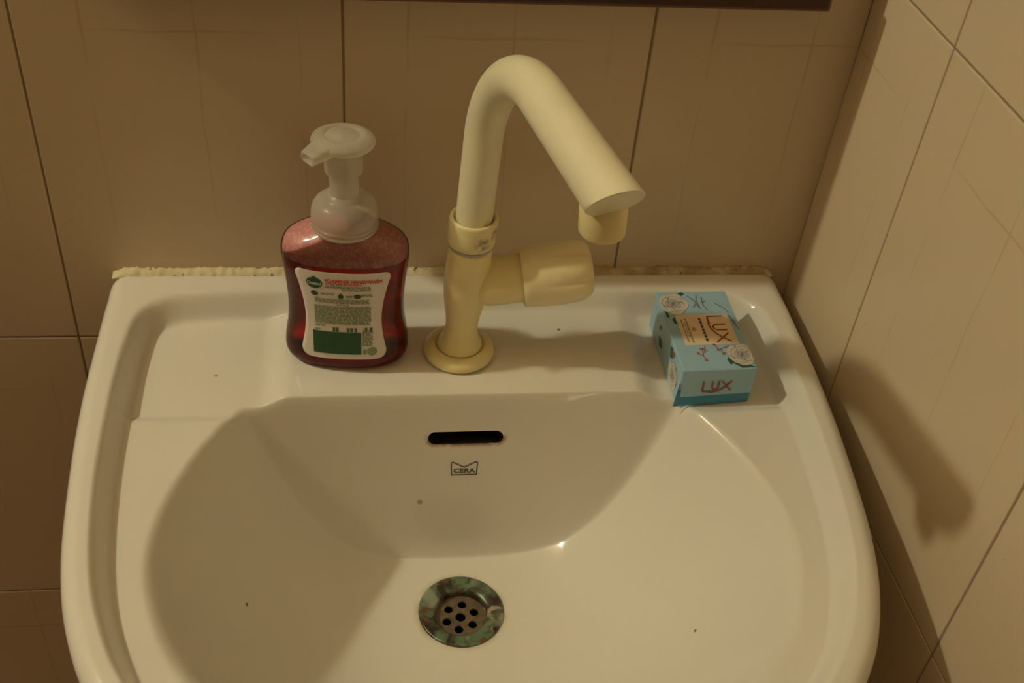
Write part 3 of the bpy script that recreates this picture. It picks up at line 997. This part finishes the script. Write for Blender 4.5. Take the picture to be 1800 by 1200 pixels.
def decal(name, polys, mats, ptf, off, lbl=None):
    """polys: list of (points in face uv, material index)."""
    V, Fc, MI = [], [], []
    for k_, (pts, mi) in enumerate(polys):
        b = len(V)
        V += [ptf(p[0], p[1], off + 0.000004 * k_) for p in pts]
        Fc.append(tuple(range(b, b + len(pts)))); MI.append(mi)
    o = mesh_obj(name, V, Fc, mats, soap, False)
    for p, m_ in zip(o.data.polygons, MI): p.material_index = m_
    if lbl: o['label'] = lbl
    return o
def clip01(pts, lo_=0.004, hi_=0.996):
    return [(min(hi_, max(lo_, a)), min(hi_, max(lo_, b))) for a, b in pts]
def blob(cx, cy, rx, ry, n=14, rot=0.0, wob=0.0, seed=0):
    r_ = random.Random(seed); o = []
    for i in range(n):
        a = 2 * math.pi * i / n
        k_ = 1 + wob * (r_.random() - 0.5)
        x, y = rx * k_ * math.cos(a), ry * k_ * math.sin(a)
        o.append((x, y))
    c, s = math.cos(rot), math.sin(rot)
    return o, (cx, cy), c, s
def place(b, asp):
    o, (cx, cy), c, s = b
    return clip01([(cx + (x * c - y * s) / BW, cy + (x * s + y * c) / asp) for x, y in o])
def stroke(pts, w, asp, asx=BW):
    """thin polyline as quads in face uv, widths in metres."""
    P2 = [Vector((p[0] * asx, p[1] * asp)) for p in pts]; q = []
    for a, b in zip(P2, P2[1:]):
        d_ = (b - a).normalized(); n_ = Vector((-d_.y, d_.x)) * w / 2
        a2, b2 = a - d_ * w * 0.2, b + d_ * w * 0.2
        q.append([((p.x) / asx, (p.y) / asp) for p in (a2 - n_, b2 - n_, b2 + n_, a2 + n_)])
    return q
def rose(name, cx, cy, R, ptf, asx, asp, seed, off=0.00030):
    r_ = random.Random(seed); polys = []
    def bl(x, y, rx, ry, rot, n=14, wob=0.12):
        o = []
        for i in range(n):
            a = 2 * math.pi * i / n; k_ = 1 + wob * (r_.random() - 0.5)
            px, py = rx * k_ * math.cos(a), ry * k_ * math.sin(a)
            qx, qy = px * math.cos(rot) - py * math.sin(rot), px * math.sin(rot) + py * math.cos(rot)
            o.append((cx + (x + qx) / asx, cy + (y + qy) / asp))
        return clip01(o)
    ph = r_.random() * 6
    polys.append((bl(0, 0, R * 0.86, R * 0.86, 0, 18, 0.18), 1))
    for ring, (rr, cnt, sz, top) in enumerate(((0.58, 5, 0.56, 0), (0.36, 4, 0.46, 0), (0.19, 3, 0.34, 3), (0.08, 2, 0.22, 3))):
        for i in range(cnt):
            a = ph + ring * 0.7 + 2 * math.pi * i / cnt + r_.uniform(-0.15, 0.15)
            q_ = r_.uniform(0.9, 1.1)
            x, y = R * rr * math.cos(a) * q_, R * rr * math.sin(a) * q_
            polys.append((bl(x * 0.94, y * 0.94, R * sz * 0.74, R * sz * 1.02, a), 2 if ring else 1))
            polys.append((bl(x * 1.05, y * 1.05, R * sz * 0.62, R * sz * 0.90, a), top))
            polys.append((bl(x * 0.86, y * 0.86, R * sz * 0.46, R * sz * 0.72, a), 3 if top == 0 else 1))
    polys.append((bl(0, 0, R * 0.10, R * 0.17, 0.6), 2))
    return decal(name, polys, [rose_w, rose_g, rose_d, rose_m], ptf, off, None)

# top face
decal('brand_panel', [([(.155, .305), (.885, .315), (.895, .700), (.150, .695)], 0)], [cream_p], top_pt, 0.00012, 'cream name panel')
for lf_pts in [(clip01([(.30, .02), (.36, .005), (.40, .03), (.34, .06)]), 0), (clip01([(.64, .88), (.70, .84), (.77, .90), (.66, .95)]), 0),
                     (clip01([(.70, .93), (.84, .93), (.99, .985), (.80, .99)]), 0), (clip01([(.02, .20), (.05, .17), (.08, .33), (.04, .34)]), 0),
                     (clip01([(.10, .36), (.14, .34), (.15, .43), (.11, .42)]), 0)]:
    decal('leaf_print', [lf_pts], [leaf_p], top_pt, 0.00016)
rose('rose_print', .185, .165, 0.0118, top_pt, BW, BL, 3)
rose('rose_print', .865, .835, 0.0112, top_pt, BW, BL, 8)
sp_ = []
for pts in ([(.42, .78), (.36, .74), (.34, .83), (.28, .80)], [(.34, .83), (.36, .88)], [(.40, .72), (.37, .80)], [(.66, .74), (.58, .76), (.54, .70)], [(.60, .76), (.62, .81), (.66, .80)], [(.74, .72), (.66, .74)]):
    sp_ += [(q, 0) for q in stroke(pts, 0.0007, BL)]
for c_ in ((.28, .80), (.36, .885), (.54, .70), (.62, .815), (.34, .745), (.57, .765)):
    sp_.append((place(blob(c_[0], c_[1], .0011, .0011, 8), BL), 0))
decal('sprig_print', sp_, [berry], top_pt, 0.00020)
tw = []
for pts in ([(.42, .06), (.50, .12), (.53, .22)], [(.56, .05), (.53, .13), (.55, .24)], [(.62, .08), (.60, .18), (.64, .26)], [(.78, .17), (.86, .22), (.93, .30)], [(.50, .17), (.45, .22)], [(.60, .16), (.66, .13)], [(.92, .40), (.97, .52)], [(.90, .33), (.96, .44)]):
    tw += [(q, 0) for q in stroke(pts, 0.0008, BL)]
decal('twig_print', tw, [plain('twig_print', (0.20, 0.20, 0.22), 0.5)], top_pt, 0.00018)
# LUX: reads from the back of the box to its front
def lux(ub, ut, v0, v1, w, asp, asx=BW, rot=True):
    """strokes of the three letters; g = along the line 0..1, h = up 0..1"""
    ltr = [[(0.03, 1), (0.03, 0.06)], [(0.03, 0.04), (0.14, 0.0), (0.30, 0.02)],
           [(0.34, 1), (0.34, 0.45), (0.37, 0.24), (0.44, 0.15), (0.51, 0.24), (0.55, 0.45), (0.55, 1)],
           [(0.66, 1), (0.99, 0.06)], [(0.97, 1), (0.80, 0.48), (0.66, 0.20), (0.52, 0.02), (0.36, -0.06), (0.24, -0.02)]]
    q = []
    for s_ in ltr:
        pts = [((ub + (ut - ub) * h, v0 + (v1 - v0) * g) if rot else (v0 + (v1 - v0) * g, ub + (ut - ub) * h)) for g, h in s_]
        q += [(z_, 0) for z_ in stroke(pts, w, asp, asx)]
    return q
decal('name_lettering', lux(.585, .800, .330, .675, 0.0013, BL), [brown_p], top_pt, 0.00024, 'red-brown lettering LUX')
def dashes(u0, u1, v0, v1, seed, lo_=.02, hi_=.05):
    r_ = random.Random(seed); q = []; x = v0
    while x < v1 - .01:
        w = min(r_.uniform(lo_, hi_), v1 - x); q.append(([(u0, x), (u1, x), (u1, x + w), (u0, x + w)], 0)); x += w + .008
    return q
decal('tagline_print', dashes(.455, .490, .36, .66, 1) , [brownd], top_pt, 0.00022)
decal('small_print', dashes(.205, .225, .37, .66, 2) + dashes(.265, .290, .36, .67, 3) + dashes(.240, .250, .42, .60, 5), [taupe_p], top_pt, 0.00022)
decal('drop_print', [(place(blob(.345, .500, .0017, .0024, 12), BL), 0)], [gold_p], top_pt, 0.00022)
# front flap lettering
decal('name_lettering', lux(.600, .330, .30, .70, 0.0012, BH, BW, False), [brown_p], front_pt, 0.00060, 'small red lettering LUX')
# left face flowers
rose('rose_print', .80, .62, 0.0105, left_pt, BL, BH, 15, 0.0003)
for lf_pts in [(clip01([(.62, .18), (.68, .10), (.74, .30), (.66, .42)]), 0), (clip01([(.70, .50), (.73, .45), (.74, .75), (.70, .78)]), 0), (clip01([(.30, .62), (.38, .55), (.44, .70), (.36, .80)]), 0)]:
    decal('leaf_print', [lf_pts], [leaf_p], left_pt, 0.0002)
for bu, bw_, br_, bs_ in ((.30, .38, .022, .06), (.735, .17, .025, .07)):
    decal('berry_print', [([(bu + br_ * math.cos(i * math.pi / 5), bw_ + bs_ * math.sin(i * math.pi / 5)) for i in range(10)], 0)], [berry], left_pt, 0.0004)

# ------------------------------------------------------------------ wooden frame on the wall
wood = wood_material()
wood_d = plain('dark_wood_edge', (0.055, 0.020, 0.013), 0.3)
FZ, FX0, FX1, FT = 0.2165, -0.185, 0.2640, 0.020
frame = thing('wall_frame', 'dark reddish-brown wooden frame hanging on the wall above the tap', 'frame', ((FX0 + FX1) / 2, 0, Z0 + FZ))
frame.rotation_euler = (0, math.radians(-0.15), 0)
hw, fh = (FX1 - FX0) / 2, 0.60
def rail(name, a, m=wood):
    v, f = box_vf(*a)
    o = mesh_obj(name, v, f, m, frame, False)
    bevel(o, 0.0015, 2)
    return o
rail('bottom_rail', (-hw, hw, -FT, -0.001, 0, 0.035))
rail('top_rail', (-hw, hw, -FT, -0.001, fh - 0.035, fh))
rail('side_rail', (-hw, -hw + 0.035, -FT, -0.001, 0.0352, fh - 0.0352))
rail('side_rail', (hw - 0.035, hw, -FT, -0.001, 0.0352, fh - 0.0352))
rail('front_moulding', (-hw + 0.004, hw - 0.004, -FT - 0.006, -FT + 0.0005, 0.004, 0.030), wood_d)
v, f = box_vf(-hw + 0.034, hw - 0.034, -0.010, -0.002, 0.034, fh - 0.034)
mesh_obj('panel', v, f, plain('mirror_panel', (0.75, 0.75, 0.75), 0.03, 1.0), frame, False)
